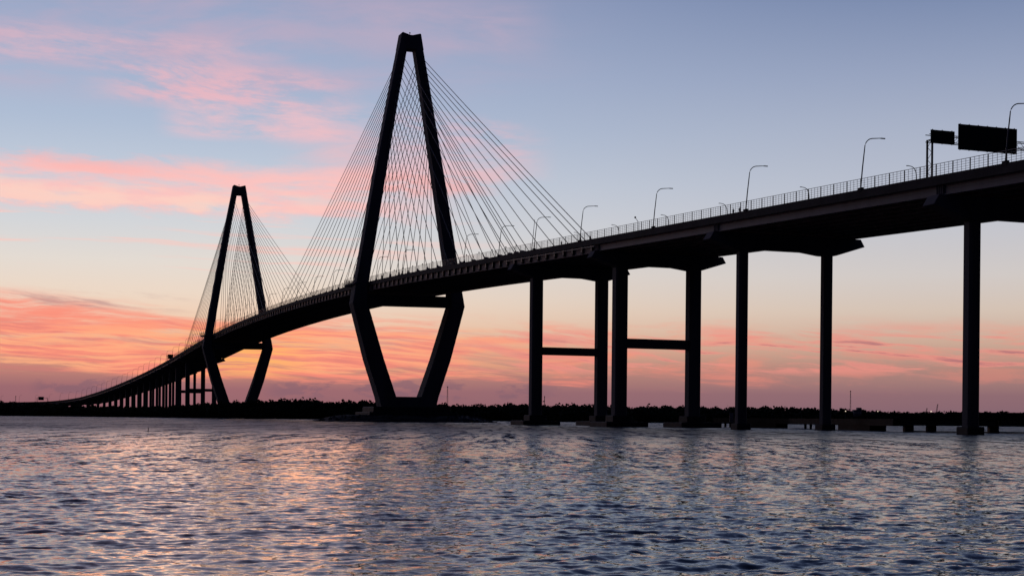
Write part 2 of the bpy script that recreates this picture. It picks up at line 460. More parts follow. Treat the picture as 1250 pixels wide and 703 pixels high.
brk = MB().loft([[(-HALF + .12, y, -.76), (-18.76, y, -.76), (-18.76, y, -2.83), (-18.95, y, -2.83), (-HALF + .12, y, -2.3)] for y in (-.5, .5)]).mesh('bracket')
s = D0 + 3
while s < D1 - 2:
    p = L(s, 0, E(s)); hz = heading(s)
    link('floor_beam', fbm, 'girder', deck, p, hz)
    link('bracket', brk, 'dark', deck, p, hz)
    s += 7.125
rail_pipe = MB(); sweep(rail_pipe, [(-HALF - .15, -1.25), (-HALF + .05, -1.25), (-HALF + .05, -1.05), (-HALF - .15, -1.05)], D0, -186)
link('service_pipe', rail_pipe, 'steel', deck)

# ---- approach decks
def approach(s0, s1, offs, label):
    dk = link('deck', sweep(MB(), [(-HALF, -.3), (-HALF + 1.1, -.5), (HALF - 1.1, -.5), (HALF, -.3), (HALF, -.02), (-HALF, -.02)], s0, s1), 'deckc', bridge, label=label)
    link('roadway', sweep(MB(), rect(-13.9, 18.7, .0, .06), s0, s1), 'asphalt', dk)
    link('walkway', sweep(MB(), rect(-19.1, -14.52, .0, .55), s0, s1), 'deckc', dk)
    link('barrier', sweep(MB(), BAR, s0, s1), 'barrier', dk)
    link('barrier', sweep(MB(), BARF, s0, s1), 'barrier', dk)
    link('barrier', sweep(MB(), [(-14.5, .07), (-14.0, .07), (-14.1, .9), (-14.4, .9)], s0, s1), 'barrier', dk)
    for o in offs:
        g = MB()
        sweep(g, rect(o - .04, o + .04, -2.44, -.55), s0, s1)
        sweep(g, rect(o - .3, o + .3, -2.52, -2.44), s0, s1)
        if abs(o) == max(map(abs, offs)):            # stiffener rib half way up the fascia
            e_ = -1 if o < 0 else 1
            a, c_ = sorted((o + e_ * .05, o + e_ * .11)); sweep(g, rect(a, c_, -1.55, -1.47), s0, s1)
        link('girder', g, 'paint' if abs(o) == max(map(abs, offs)) else 'girder', dk)
    cf = MB(); s = s0 + 4
    while s < min(s1 - 2, s0 + 420) if s0 > 0 else s < s1 - 2:
        for o0, o1 in zip(offs[:-1], offs[1:]):
            cf.tube([L(s, o0 + .06, E(s) - 2.2), L(s, o1 - .06, E(s) - 2.2)], .09, 4)
            mid_ = (o0 + o1) / 2
            cf.tube([L(s, o0 + .06, E(s) - .8), L(s, mid_, E(s) - 2.15)], .07, 4)
            cf.tube([L(s, o1 - .06, E(s) - .8), L(s, mid_, E(s) - 2.15)], .07, 4)
        s += 6.8
    link('cross_frame', cf, 'girder', dk, kind='stuff')
    return dk
offs9 = [-18.4 + 4.6 * k for k in range(9)]
right_deck = approach(S_R0, D0 - .06, offs9, 'right approach deck, nearest the viewer')
left_deck = approach(D1 + .06, S_L1, [-18.4, -9.2, 0, 9.2, 18.4], 'far left approach deck sloping down to the shore')

# ---- piers
def hammer(s, w=1.7, top=-2.62, tip=-4.4, col=-6.85, mid=-6.2, hw=21.2):
    z = E(s)
    pr_ = [(-hw, tip), (-13.3, col), (-9.9, col), (-4.9, mid), (4.9, mid), (9.9, col), (13.3, col), (hw, tip), (hw - 1.1, top), (-hw + 1.1, top)]
    return MB().loft([[(o, y, z + dz) for o, dz in pr_] for y in (-w, w)])
def pier(s, wo, ws, strut=None, foot='small', ground=-1.0, lab=None):
    x, y, _ = L(s, 0, 0); hz = heading(s); z = E(s)
    p = link('pier', hammer(s), 'concrete', bridge, (x, y, 0), hz)
    if lab: p['label'] = lab
    for o in (-11.6, 11.6):
        ch = .45
        r = lambda zz: [(o + a, c_, zz) for a, c_ in [(-wo + ch, -ws), (wo - ch, -ws), (wo, -ws + ch), (wo, ws - ch), (wo - ch, ws), (-wo + ch, ws), (-wo, ws - ch), (-wo, -ws + ch)]]
        link('column', MB().loft([r(ground), r(z - 6.86)]), 'concrete', p)
        if foot == 'big':
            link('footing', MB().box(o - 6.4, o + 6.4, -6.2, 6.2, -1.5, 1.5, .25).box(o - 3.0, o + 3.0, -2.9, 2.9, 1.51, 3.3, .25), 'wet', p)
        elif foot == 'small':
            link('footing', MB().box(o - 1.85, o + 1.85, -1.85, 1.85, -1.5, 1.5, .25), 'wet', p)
    if strut:
        link('strut', MB().box(-11.6 + wo - .02, 11.6 - wo + .02, -1.1, 1.1, strut[0], strut[1]), 'concrete', p)
    br = MB()
    for o in offs9:
        br.box(o - .35, o + .35, -.35, .35, z - 2.62, z - 2.53)
    link('bearing', br, 'dark', p, kind='stuff')
    return p
pier(-S_B1, 1.85, 1.75, (23.0, 25.5), 'big', lab='anchor pier at the end of the cables, with a strut between its columns')
pier(-S_B2, 1.85, 1.75, (22.4, 25.1), 'big', lab='second pier right of the tall tower, with a strut')
pier(-S_B3, 1.2, 1.2, None, 'small', lab='slim pier without a strut')
pier(-S_B4, 1.25, 1.25, None, 'small', lab='slim pier nearest the right edge')
pier(-S_B4 - 78, 1.25, 1.25, None, 'small')
pier(S_L0, 1.85, 1.75, (23.0, 25.5), 'none')
pier(S_L0 + 66.7, 1.85, 1.75, (22.4, 25.1), 'none')
s = S_L0 + 66.7 + 52
while s < 1900:
    pier(s, 1.25, 1.25, None, 'none'); s += 47

# ---- hinge plates where the girders meet over the piers
for sp in (S_B2, S_B3, S_B4):
    mb = MB()
    for k in (-.9, -.3, .3, .9):
        mb.loft([[L(-sp + k + q, -18.4 - a, E(-sp) + zz) for a, zz in ((.1, -2.45), (.45, -2.45), (.45, -.55), (.1, -.55))] for q in (-.05, .05)])
    link('stiffener', mb, 'paint', right_deck)

# ------------------------------------------------------------------ pedestrian fence on the near edge
FX = -HALF + .02
fence = thing('pedestrian_fence', 'tall see-through steel fence along the near edge of the bridge deck', 'fence', B0)
F0, F1 = -540.0, 700.0
post_me = MB().box(-.075, .075, -.075, .075, 0, 2.15).mesh('post')
pick = MB()
s = F0; k = 0
while s < F1:
    p = L(s, FX, E(s) + 1.0)
    if not (-5.5 < s < 4.5 or MAIN - 5.5 < s < MAIN + 4.5):
        if k % 4 == 0: link('post', post_me, 'dark', fence, p, heading(s))
        elif s < 260: pick.box(p[0] - .03, p[0] + .03, p[1] - .03, p[1] + .03, p[2], p[2] + 2.1)
    s += 1.21; k += 1
link('picket', pick, 'steel', fence, kind='stuff')
for hz in (.35, .78, 1.21, 1.64, 2.1):
    mb = MB()
    r_ = .026 if hz < 2 else .045
    for a, c_ in ((F0, -5.5), (4.5, MAIN - 5.5), (MAIN + 4.5, F1)):
        sweep(mb, [(FX - r_, 1 + hz - r_), (FX + r_, 1 + hz - r_), (FX + r_, 1 + hz + r_), (FX - r_, 1 + hz + r_)], a, c_, 12)
    link('rail', mb, 'steel', fence)

# ------------------------------------------------------------------ street lamps
GL = 'street lamps along the bridge'
def make_lamp():
    t = thing('street_lamp', '', 'street lamp', (0, 0, 0), 0, GL)
    pts = [(0, 0, .4), (.35, 0, 4.2), (.75, 0, 7.6)]
    for k in range(7):
        a = k / 6 * R(83)
        pts.append((.83 + 1.9 * (1 - math.cos(a)), 0, 8.3 + 1.95 * math.sin(a)))
    pts.append((4.6, 0, 10.45))
    link('pole', MB().tube(pts, [.14, .125, .11] + [.095] * 7 + [.075], 8), 'steel', t)
    link('lamp_head', MB().box(4.5, 5.5, -.17, .17, 10.34, 10.52, .05), 'steel', t)
    link('base', MB().box(-.3, .3, -.7, .7, -.35, .4, .08), 'barrier', t)
    return t
lamp0 = make_lamp()
near_lamps = [(-486, 'curved street lamp beyond the right end of the sign gantry'),
              (-438, 'tallest-looking curved street lamp, its pole passing behind the large sign panel'),
              (-394.7, 'curved street lamp just left of the sign gantry'),
              (-348.7, 'curved street lamp beside the two walkers, above the slim pier'),
              (-300.1, 'curved street lamp midway between the two walkers and the last stay cable'),
              (-251.0, 'curved street lamp whose pole is crossed by the outermost stay cables'),
              (-213.6, 'curved street lamp standing beside a straight armless mast'),
              (-180, 'curved street lamp among the grouped backstay anchors'),
              (-142.5, 'curved street lamp right of the tall tower, between its lower cables'),
              (-60, 'curved street lamp seen between the legs of the tall tower, right one'),
              (-18, 'curved street lamp seen between the legs of the tall tower, left one'),
              (25, 'curved street lamp just left of the tall tower by the overlook'),
              (68, 'curved street lamp left of the tall tower, second from its leg')]
def place_lamp(s, label, first=False):
    loc = W(s, -HALF + .1, E(s) + 1.0)
    if first:
        lamp0.location = loc; lamp0.rotation_euler = (0, 0, heading(s)); lamp0['label'] = label
    else: dup(lamp0, loc, heading(s), label)
for i, (s, lb) in enumerate(near_lamps): place_lamp(s, lb, i == 0)
ORD = 'first second third fourth fifth sixth seventh eighth ninth tenth eleventh twelfth thirteenth fourteenth fifteenth sixteenth seventeenth eighteenth nineteenth twentieth'.split()
ORD += ['twenty-' + o for o in ORD[:9]] + ['thirtieth'] + ['thirty-' + o for o in ORD[:9]]
s = 112; nm = 2; nl_ = 0
while s < 1850:
    if not (MAIN - 8 < s < MAIN + 18):
        if s < MAIN: place_lamp(s, ORD[nm] + ' curved street lamp left of the tall tower, over the main span'); nm += 1
        else: place_lamp(s, ORD[nl_] + ' tiny street lamp left of the far tower on the sloping approach'); nl_ += 1
    s += 43

# path lights that bend over the walkway
pl0 = thing('path_light', '', 'path light', (0, 0, 0), 0, 'bent lights over the walkway')
pts = [(0, 0, 0), (0, 0, 2.0), (-.12, 0, 2.8), (-.5, 0, 3.45), (-1.1, 0, 3.75), (-1.9, 0, 3.85)]
link('pole', MB().tube(pts, [.09, .09, .085, .08, .075, .07], 6), 'steel', pl0)
link('lamp_head', MB().box(-2.25, -1.8, -.12, .12, 3.78, 3.9, .03), 'steel', pl0)
pls = [(-407, 'bent path light left of the sign gantry leg, inside the fence'), (-368.7, 'bent path light right of the two walkers'),
       (-332, 'bent path light left of the two walkers'), (-300.5, 'bent path light at the foot of a street lamp above the second pier'),
       (-269, 'bent path light beside the anchor of the outermost cable'), (-241.5, 'bent path light between two street lamps and the last stay cables')]
for i, (s, lb) in enumerate(pls):
    loc = W(s, -15.2, E(s) + .56)
    if i == 0: pl0.location = loc; pl0.rotation_euler = (0, 0, heading(s)); pl0['label'] = lb
    else: dup(pl0, loc, heading(s), lb)

# ball-topped post lights between the near cable anchors
bl0 = thing('post_light', 'small ball-topped post between the near cable anchors right of the tall tower', 'post light', (0, 0, 0), 0, 'ball-topped posts between the cable anchors')
link('post', MB().tube([(0, 0, 0), (0, 0, 3.7)], .05, 5), 'dark', bl0)
link('globe', MB().ball((0, 0, 3.85), .26), 'dark', bl0)
first = True
for ts in (0.0, MAIN):
    for kd, dist in enumerate(SIDE[:13]):
        for dr in (-1, 1):
            s = ts + dr * (dist + 5.5)
            lb = ORD[kd] + ' small ball-topped post ' + ('right of the tall tower' if s < 0 else 'left of the tall tower' if s < 235 else 'right of the far tower' if s < MAIN else 'left of the far tower') + ', between cable anchors'
            loc = W(s, -WC + .2, E(s) + .56)
            if first: bl0.location = loc; bl0.rotation_euler = (0, 0, heading(s)); bl0['label'] = lb; first = False
            else: dup(bl0, loc, heading(s), lb)

# plain masts on the deck edge
t = thing('mast', 'straight slender mast without an arm beside a street lamp near the backstays', 'mast', W(-211.5, -HALF + .1, E(-211.5) + 1), R(PHI))
link('pole', MB().tube([(0, 0, 0), (.9, 0, 9.6)], [.12, .07], 6), 'steel', t)
t = thing('camera_mast', 'short post with a round camera head standing above the fence', 'camera post', W(-290.5, -HALF + .3, E(-290.5) + 1), R(PHI))
link('pole', MB().tube([(0, 0, -.9), (-.1, 0, 2.4), (-.8, 0, 3.3)], [.09, .08, .06], 6), 'steel', t)
link('camera_head', MB().ball((-.9, 0, 3.45), .28), 'dark', t)

# ------------------------------------------------------------------ sign gantries
def gantry(s, span, panels, label, z_tr=7.0, side=-HALF + .6, post=True):
    x, y, z = W(s, 0, E(s))
    t = thing('sign_gantry', label, 'sign gantry', (x, y, z), heading(s))
    o0 = side; o1 = o0 + span
    for o in ([o0, o1] if post else [o0]):
        up = MB()
        for dy in (-.75, .75): up.box(o - .14, o + .14, dy - .14, dy + .14, .1, z_tr + 1.0)
        up.box(o - .12, o + .12, -.6, .6, z_tr + .86, z_tr + .99)
        zz = .9; q = 1
        while zz < z_tr:
            up.tube([(o, -.64 * q, zz), (o, .64 * q, zz + 1.15)], .055, 4); zz += 1.15; q = -q
        link('upright', up, 'dark', t)
    tr = MB()
    for dy in (-.6, .6):
        for zz in (z_tr + .35, z_tr + 1.65): tr.tube([(o0 - .5, dy, zz + .2), (o1 + .5, dy, zz + .2)], .085, 5)
    o = o0; q = 0
    while o < o1 - 1.2:
        for dy in (-.6, .6):
            a, c_ = (z_tr + .55, z_tr + 1.85) if q % 2 == 0 else (z_tr + 1.85, z_tr + .55)
            tr.tube([(o, dy, a), (o + 1.3, dy, c_)], .045, 4)
        tr.tube([(o, -.6, z_tr + 1.85), (o + 1.3, .6, z_tr + 1.85)], .04, 4)
        o += 1.3; q += 1
    link('truss', tr, 'dark', t)
    for (p0, p1, z0, z1) in panels:
        pn = link('sign_panel', MB().box(p0, p1, -.98, -.9, z0, z1), 'sign', t)
        bk = MB(); k = p0 + .5
        while k < p1 - .2:
            bk.box(k - .06, k + .06, -.898, -.72, z0 - .05, z1 + .14); k += (p1 - p0 - 1) / max(1, round((p1 - p0 - 1) / 1.9))
        link('panel_beam', bk, 'dark', pn)
    return t
G1 = gantry(-416.2, 37.6, [(-19.4, -14.2, 7.15, 9.6), (-13.4, -.3, 6.4, 11.1)], 'overhead sign gantry at the right edge with one small and one large panel')
G2 = gantry(752, 36, [(-18.5, -13.5, 3.0, 7.2)], 'distant sign gantry above the deck left of the far tower', 5.4)
G3 = gantry(1655, 17, [(-17.5, -8.5, 3.6, 8.6)], 'far sign gantry with one dark panel at the left edge', 5.6)

# ------------------------------------------------------------------ people on the walkway
def person(s, label, flip=1, cloth='cloth', bag=False):
    t = thing('person', label, 'person', W(s, -18.2, E(s) + .57), heading(s) + (0 if flip > 0 else math.pi))
    V = {'pelvis': (0, 0, .93), 'waist': (0, .01, 1.10), 'chest': (0, .02, 1.32), 'neck': (0, .03, 1.50), 'headb': (0, .05, 1.58), 'head': (0, .05, 1.70),
         'hl': (-.10, 0, .90), 'kl': (-.11, .16, .50), 'al': (-.11, .10, .08), 'tl': (-.12, .26, .04),
         'hr': (.10, 0, .90), 'kr': (.11, -.04, .49), 'ar': (.11, -.26, .12), 'tr': (.11, -.16, .03),
         'sl': (-.19, .02, 1.42), 'el': (-.25, -.10, 1.16), 'wl': (-.25, -.02, .93), 'fl': (-.25, .04, .84),
         'sr': (.19, .02, 1.42), 'er': (.25, .02, 1.15), 'wr': (.24, .18, .96), 'fr': (.23, .26, .90)}
    ED = [('pelvis', 'waist'), ('waist', 'chest'), ('chest', 'neck'), ('neck', 'headb'), ('headb', 'head'), ('pelvis', 'hl'), ('hl', 'kl'), ('kl', 'al'), ('al', 'tl'),
          ('pelvis', 'hr'), ('hr', 'kr'), ('kr', 'ar'), ('ar', 'tr'), ('chest', 'sl'), ('sl', 'el'), ('el', 'wl'), ('wl', 'fl'), ('chest', 'sr'), ('sr', 'er'), ('er', 'wr'), ('wr', 'fr')]
    RAD = dict(pelvis=.15, waist=.135, chest=.16, neck=.06, headb=.085, head=.095, h=.095, k=.06, a=.045, t=.04, s=.065, e=.045, w=.032, f=.035)
    ks = list(V); me = bpy.data.meshes.new('body')
    me.from_pydata([V[k] for k in ks], [(ks.index(a), ks.index(c_)) for a, c_ in ED], [])
    o = link('body', me, cloth, t)
    sk = o.modifiers.new('skin', 'SKIN'); o.modifiers.new('sub', 'SUBSURF').levels = 1
    o.modifiers['sub'].render_levels = 1
    for k, vv in zip(ks, me.skin_vertices[0].data):
        r = RAD.get(k) or RAD[k[0]]; vv.radius = (r, r); vv.use_root = (k == 'pelvis')
    link('hair', MB().ball((0, .03, 1.75), .10, 8, 6, .8), 'hair', t)
    return t
person(-340.6, 'dark-clothed person walking on the bridge path, left one of the two walkers', 1)
person(-343.6, 'dark-clothed person walking on the bridge path, right one of the two walkers', -1, 'cloth2')
person(-255.6, 'lone dark-clothed person on the path near the outermost cable anchors', 1)
person(-233.5, 'lone dark-clothed person on the path between two street lamps by the backstays', -1, 'cloth2')

# ------------------------------------------------------------------ water
def make_water():
    r = np.random.RandomState(11)
    ys = [-60, -30, -10, 0, 6, 12]
    y = 14.0
    while y < 1500: ys.append(y); y *= 1.0030
    while y < 40000: ys.append(y); y *= 1.25
    ys = np.array(ys); nx = 540
    t = np.linspace(-1, 1, nx); t = np.sign(t) * (np.abs(t) * .8 + .2 * np.abs(t) ** 4)
    half = np.clip(.46 * np.maximum(ys, 0) + 9, 0, 1e9); half[:3] = 60
    half = np.where(ys > 1500, half * 1.5, half)
    X = half[:, None] * t[None, :]; Y = np.repeat(ys[:, None], nx, 1)
    Z = np.zeros_like(X)
    dyr = np.gradient(ys)
    wind = R(100)                                 # the direction the chop runs
    comps = []
    for lam, n, st in ((7.0, 6, .004), (4.2, 9, .008), (2.5, 14, .018), (1.45, 18, .025), (.85, 24, .039), (.52, 28, .055), (.33, 32, .060)):
        for i in range(n):
            l = lam * math.exp(r.uniform(-.28, .28)); th = wind + r.normal(0, .75)
            k = 2 * math.pi / l; a = st / k / math.sqrt(n) * 2.0 * r.uniform(.6, 1.3)
            comps.append((k * math.cos(th), k * math.sin(th), a, r.uniform(0, 6.283), l))
    dxr = np.gradient(X, axis=1)
    sp = np.maximum(dyr[:, None], 0 * dxr)
    # slow patches of rougher and calmer water
    patch = 1 + .22 * np.sin(X / 5.3 + Y / 11 + 1.1) * np.sin(X / 8.7 - Y / 13 + .3) + .22 * np.sin(X / 2.9 - Y / 6.1) * np.sin(Y / 4.3 + X / 7)
    for kx, ky, a, ph, l in comps:
        rows = np.where((dyr < l / 2.2) & (ys > 5))[0]
        if not len(rows): continue
        i0, i1 = rows[0], rows[-1] + 1
        fade = np.clip((l / 2.2 - dyr[i0:i1]) / (l / 5), 0, 1)[:, None]
        p_ = kx * X[i0:i1] + ky * Y[i0:i1] + ph
        w = np.sin(p_) + .22 * np.cos(2 * p_)     # slightly peaked crests
        Z[i0:i1] += a * fade * patch[i0:i1] * w
    V = np.stack([X, Y, Z], -1).reshape(-1, 3)
    nr = len(ys)
    idx = np.arange(nr * nx).reshape(nr, nx)
    F = np.stack([idx[:-1, :-1], idx[:-1, 1:], idx[1:, 1:], idx[1:, :-1]], -1).reshape(-1, 4)
    me = bpy.data.meshes.new('water')
    me.vertices.add(len(V)); me.vertices.foreach_set('co', V.ravel().astype(np.float32))
    me.loops.add(F.size); me.loops.foreach_set('vertex_index', F.ravel().astype(np.int32))
    me.polygons.add(len(F)); me.polygons.foreach_set('loop_start', np.arange(0, F.size, 4, dtype=np.int32))
    me.update(calc_edges=True)
    me.polygons.foreach_set('use_smooth', np.ones(len(F), dtype=bool))
    m = bpy.data.materials.new('water'); m.use_nodes = True
    tt = m.node_tree; q = NB(tt); bs = tt.nodes['Principled BSDF']
    bs.inputs['Base Color'].default_value = (.006, .011, .022, 1)
    bs.inputs['IOR'].default_value = 1.333
    # ripples too small for the mesh tilt the normal; where the mesh gets coarse (far out) the chop goes into the roughness
    geo = q.n('ShaderNodeNewGeometry'); ln = q.n('ShaderNodeVectorMath', operation='LENGTH')
    tt.links.new(geo.outputs['Position'], ln.inputs[0]); dist = ln.outputs['Value']
    co = q.n('ShaderNodeTexCoord')
    def slope(sx, sy, scale, detail):
        mp = q.n('ShaderNodeMapping'); mp.inputs['Scale'].default_value = (sx, sy, 1); mp.inputs['Rotation'].default_value = (0, 0, R(10))
        tt.links.new(co.outputs['Object'], mp.inputs[0])
        nn = q.n('ShaderNodeTexNoise'); tt.links.new(mp.outputs[0], nn.inputs['Vector'])
        nn.inputs['Scale'].default_value = scale; nn.inputs['Detail'].default_value = detail; nn.inputs['Roughness'].default_value = .6
        sb = q.n('ShaderNodeVectorMath', operation='SUBTRACT'); tt.links.new(nn.outputs['Color'], sb.inputs[0]); sb.inputs[1].default_value = (.5, .5, .5)
        return sb.outputs[0]
    def vscale(v, k):
        nd = q.n('ShaderNodeVectorMath', operation='SCALE'); tt.links.new(v, nd.inputs[0]); q.put(nd.inputs['Scale'], k); return nd.outputs[0]
    def vadd(v, w):
        nd = q.n('ShaderNodeVectorMath', operation='ADD'); tt.links.new(v, nd.inputs[0]); tt.links.new(w, nd.inputs[1]); return nd.outputs[0]
    s1 = vscale(slope(.95, 1.15, 3.0, 5), q.add(.58, q.mul(q.ss(dist, 26, 85), 1.2)))
    s2 = vscale(slope(.6, 1.3, .55, 5), q.mul(q.ss(dist, 40, 200), 1.1))
    fl = q.n('ShaderNodeVectorMath', operation='MULTIPLY'); s3 = vscale(slope(.16, .05, 1.0, 6), q.mul(q.ss(dist, 30, 160), .30))
    s4 = vscale(slope(.8, .05, 1.0, 3), q.mul(q.ss(dist, 70, 170), 2.4))
    s6 = vscale(slope(1.3, .17, 1.0, 3), q.mul(q.ss(dist, 35, 90), 1.3))
    s5 = vscale(slope(.33, .011, 1.0, 3), q.mul(q.ss(dist, 130, 400), 1.9))
    tt.links.new(vadd(vadd(s1, s2), vadd(vadd(s5, s6), vadd(s3, s4))), fl.inputs[0]); fl.inputs[1].default_value = (1, 1, 0)
    nm = q.n('ShaderNodeVectorMath', operation='NORMALIZE'); tt.links.new(vadd(geo.outputs['Normal'], fl.outputs[0]), nm.inputs[0])
    tt.links.new(nm.outputs[0], bs.inputs['Normal'])
    tt.links.new(q.add(.08, q.mul(q.ss(dist, 30, 320), .32)), bs.inputs['Roughness'])
    me.materials.append(m)
    o = bpy.data.objects.new('water', me); C.objects.link(o); o['kind'] = 'structure'
make_water()

# ------------------------------------------------------------------ land and woods
SHORE = [(-3000, 1330), (-900, 1265), (-450, 1240), (-330, 1165), (-260, 1085), (-215, 1065), (-150, 1035), (-60, 1008), (20, 998), (100, 960), (200, 925), (400, 900), (900, 895), (3000, 900)]
def shore_y(x): return float(np.interp(x, [p[0] for p in SHORE], [p[1] for p in SHORE])) + 3.5 * math.sin(x / 13.0) + 2 * math.sin(x / 5.1 + 1)
mb = MB(); xs = np.concatenate([np.arange(-3000, -900, 100), np.arange(-900, 900, 8), np.arange(900, 3001, 100)])
rows = [[(x, shore_y(x) + d, z + (.25 * math.sin(x / 9 + d) if 0 < d < 500 else 0)) for x in xs] for d, z in ((-4, -.8), (2, .35), (9, .9), (60, 1.1), (400, 1.3), (30000, 1.5))]
o_ = 0
for r in rows: mb.v += r
n = len(xs)
for k in range(len(rows) - 1):
    for i in range(n - 1): mb.f.append((k * n + i, k * n + i + 1, (k + 1) * n + i + 1, (k + 1) * n + i))
link('shore_land', mb, 'land', kind='structure')

def hor_at(px): return HOR + (px - 625) * math.sin(R(ROLL))
PROF = [(-200, 492), (0, 492.6), (30, 492.8), (60, 495), (100, 497), (200, 497.5), (245, 495), (300, 491), (330, 490), (365, 489), (385, 489.5), (410, 492.3), (440, 491.5), (470, 492.5), (530, 494), (560, 496.3), (600, 496),
        (640, 494.5), (680, 496.5), (715, 495.2), (735, 497.5), (765, 497), (775, 499.5), (800, 497.5), (860, 498.5), (900, 499.5), (950, 498.8), (1000, 500.8), (1040, 502), (1070, 503.5), (1110, 505), (1500, 506)]
def woodland(name, px0, px1, label, seed):
    r = np.random.RandomState(seed)
    Vs, Fs = [], []
    cnt = 0; nvert = 0
    px = px0
    while px < px1:
        for row in range(4):
            pp = px + r.uniform(-3, 3)
            k = (pp - 625) / FPX
            y = 1000.0
            for _ in range(3): y = shore_y(k * y) + 6 + row * 11
            y += r.uniform(-4, 4)
            top = CAM_H + (hor_at(pp) - np.interp(pp, [a for a, _ in PROF], [c_ for _, c_ in PROF]) + 1.3) * y / FPX
            H = max(3.5, (top - .5) * (.93 + .10 * math.sin(pp / 7.3 + row * 2) + .07 * math.sin(pp / 3.1 + row)) * r.uniform(.95, 1.04)) * (1 if row else .7)
            x = k * y; cr = H * r.uniform(.30, .46)
            nl = 150 if row else 90
            u = r.normal(size=(nl, 3)); u /= np.linalg.norm(u, axis=1)[:, None]
            rad = r.uniform(.25, 1.0, (nl, 1)) ** .6
            lump = 1 + .15 * np.sin(u[:, :1] * 4 + r.uniform(0, 6)) * np.cos(u[:, 1:2] * 5 + r.uniform(0, 6))
            c = u * rad * lump * np.array([cr, cr, H * .42]) + np.array([x, y, 1 + H * .57])
            c[:nl // 3, 2] = r.uniform(.6, H * .6, nl // 3)         # undergrowth
            sz = r.uniform(.6, 1.1, (nl, 1)) * (H / 10) ** .5
            sz[:nl // 3] *= 1.7
            a = r.normal(size=(nl, 3)); a /= np.linalg.norm(a, axis=1)[:, None]
            d = np.cross(a, r.normal(size=(nl, 3))); d /= np.linalg.norm(d, axis=1)[:, None]
            q = np.stack([c + a * sz, c + d * sz, c - a * sz, c - d * sz * .8], 1)
            Vs.append(q.reshape(-1, 3)); nvert += nl * 4
        px += 3.1
    V = np.concatenate(Vs); nq = len(V) // 4
    me = bpy.data.meshes.new(name)
    me.from_pydata(V.tolist(), [], np.arange(nq * 4).reshape(-1, 4).tolist()); me.update()
    me.materials.append(M['leaf'])
    o = bpy.data.objects.new(name, me); C.objects.link(o)
    o['kind'] = 'stuff'; o['label'] = label; o['category'] = 'woods'
woodland('woodland', -60, 246, 'low dark scrub on the far left shore under the descending approach', 3)
woodland('woodland', 246, 470, 'dark tree belt on the shore between the two towers', 4)
woodland('woodland', 470, 760, 'dark tree belt on the shore right of the tall tower', 5)
woodland('woodland', 760, 1330, 'dark low tree belt on the far right shore behind the slim piers', 6)

# rock islands at the towers
def island(cx, cy, ax, ay, h, seed, label):
    r = random.Random(seed); mb = MB(); n = 64
    rings = []
    for k, (f, z) in enumerate(((1.06, -1.2), (1.0, .15), (.93, .9), (.86, 1.7), (.78, 2.3), (.68, h), (.3, h + .2))):
        rg = []
        for i in range(n):
            a = 2 * math.pi * i / n
            j = 1 + r.uniform(-.03, .03)
            e = abs(math.cos(a)) ** .75 * math.copysign(1, math.cos(a)); g = abs(math.sin(a)) ** .75 * math.copysign(1, math.sin(a))
            o, s_ = ax * f * j * e, ay * f * j * g
            h_ = R(PHI)
            rg.append((math.cos(h_) * o - math.sin(h_) * s_, math.sin(h_) * o + math.cos(h_) * s_, z + r.uniform(-.3, .3)))
        rings.append(rg)
    mb.loft(rings)
    for _ in range(420):
        a = r.uniform(0, 6.283); f = r.uniform(.72, 1.02)
        e = abs(math.cos(a)) ** .75 * math.copysign(1, math.cos(a)); g = abs(math.sin(a)) ** .75 * math.copysign(1, math.sin(a))
        o, s_ = ax * f * e, ay * f * g; h_ = R(PHI); z = float(np.interp(f, [.68, .78, .93, 1.0], [h, 2.3, .9, .1]))
        q = r.uniform(.35, .95)
        c0 = (math.cos(h_) * o - math.sin(h_) * s_, math.sin(h_) * o + math.cos(h_) * s_, z)
        vs = [tuple(c0[i] + (d[i] * q * r.uniform(.7, 1.25)) for i in range(3)) for d in ((1, 0, 0), (0, 1, 0), (-1, 0, 0), (0, -1, 0), (0, 0, .8), (0, 0, -.8))]
        mb.poly(vs, [(0, 1, 4), (1, 2, 4), (2, 3, 4), (3, 0, 4), (1, 0, 5), (2, 1, 5), (3, 2, 5), (0, 3, 5)])
    link('rock_island', mb, 'rock', None, (cx, cy, 0), 0, kind='structure', label=label)
island(T1[0] + 0, T1[1], 41, 24, 2.9, 1, 'low riprap island under the tall tower')
p2 = W(MAIN, 0, 0)
island(p2[0], p2[1], 39, 30, 2.9, 2, 'low riprap island under the far tower')

# ------------------------------------------------------------------ low pier behind the right bridge piers
pier_pts = [(190, 300), (106, 317), (87.5, 326), (82, 420), (66, 462)]
fp = thing('fishing_pier', 'low dark concrete pier running out over the water behind the right bridge piers', 'pier', (87.5, 326, 0))
def pl(i, u, off=0.0):
    a, c_ = Vector(pier_pts[i]), Vector(pier_pts[i + 1]); d = (c_ - a).normalized(); n_ = Vector((-d.y, d.x))
    p = a + (c_ - a) * u + n_ * off
    return (p.x - 87.5, p.y - 326)
def seg(mb, i, u0, u1, w, z0, z1):
    q = [pl(i, u0, -w), pl(i, u1, -w), pl(i, u1, w), pl(i, u0, w)]
    mb.loft([[(x, y, z) for x, y in q] for z in (z0, z1)])
mb = MB(); seg(mb, 0, 0, 1, 2.6, 3.0, 3.75); seg(mb, 1, .0, 1, 2.6, 3.002, 3.752)
link('walkway', mb, 'timber', fp)
mb = MB(); seg(mb, 0, 0, .998, 2.2, 1.45, 2.998); seg(mb, 1, .02, 1, 2.2, 1.452, 2.999)
link('beam', mb, 'wet', fp)
mb = MB(); seg(mb, 0, 0, 1, 2.72, 3.76, 4.45); seg(mb, 1, 0, .52, 2.72, 3.762, 4.452)
link('kerb', mb, 'timber', fp)
mb = MB(); seg(mb, 2, 0, 1, 2.2, 1.3, 2.9); seg(mb, 3, 0, 1, 2.2, 1.302, 2.902)
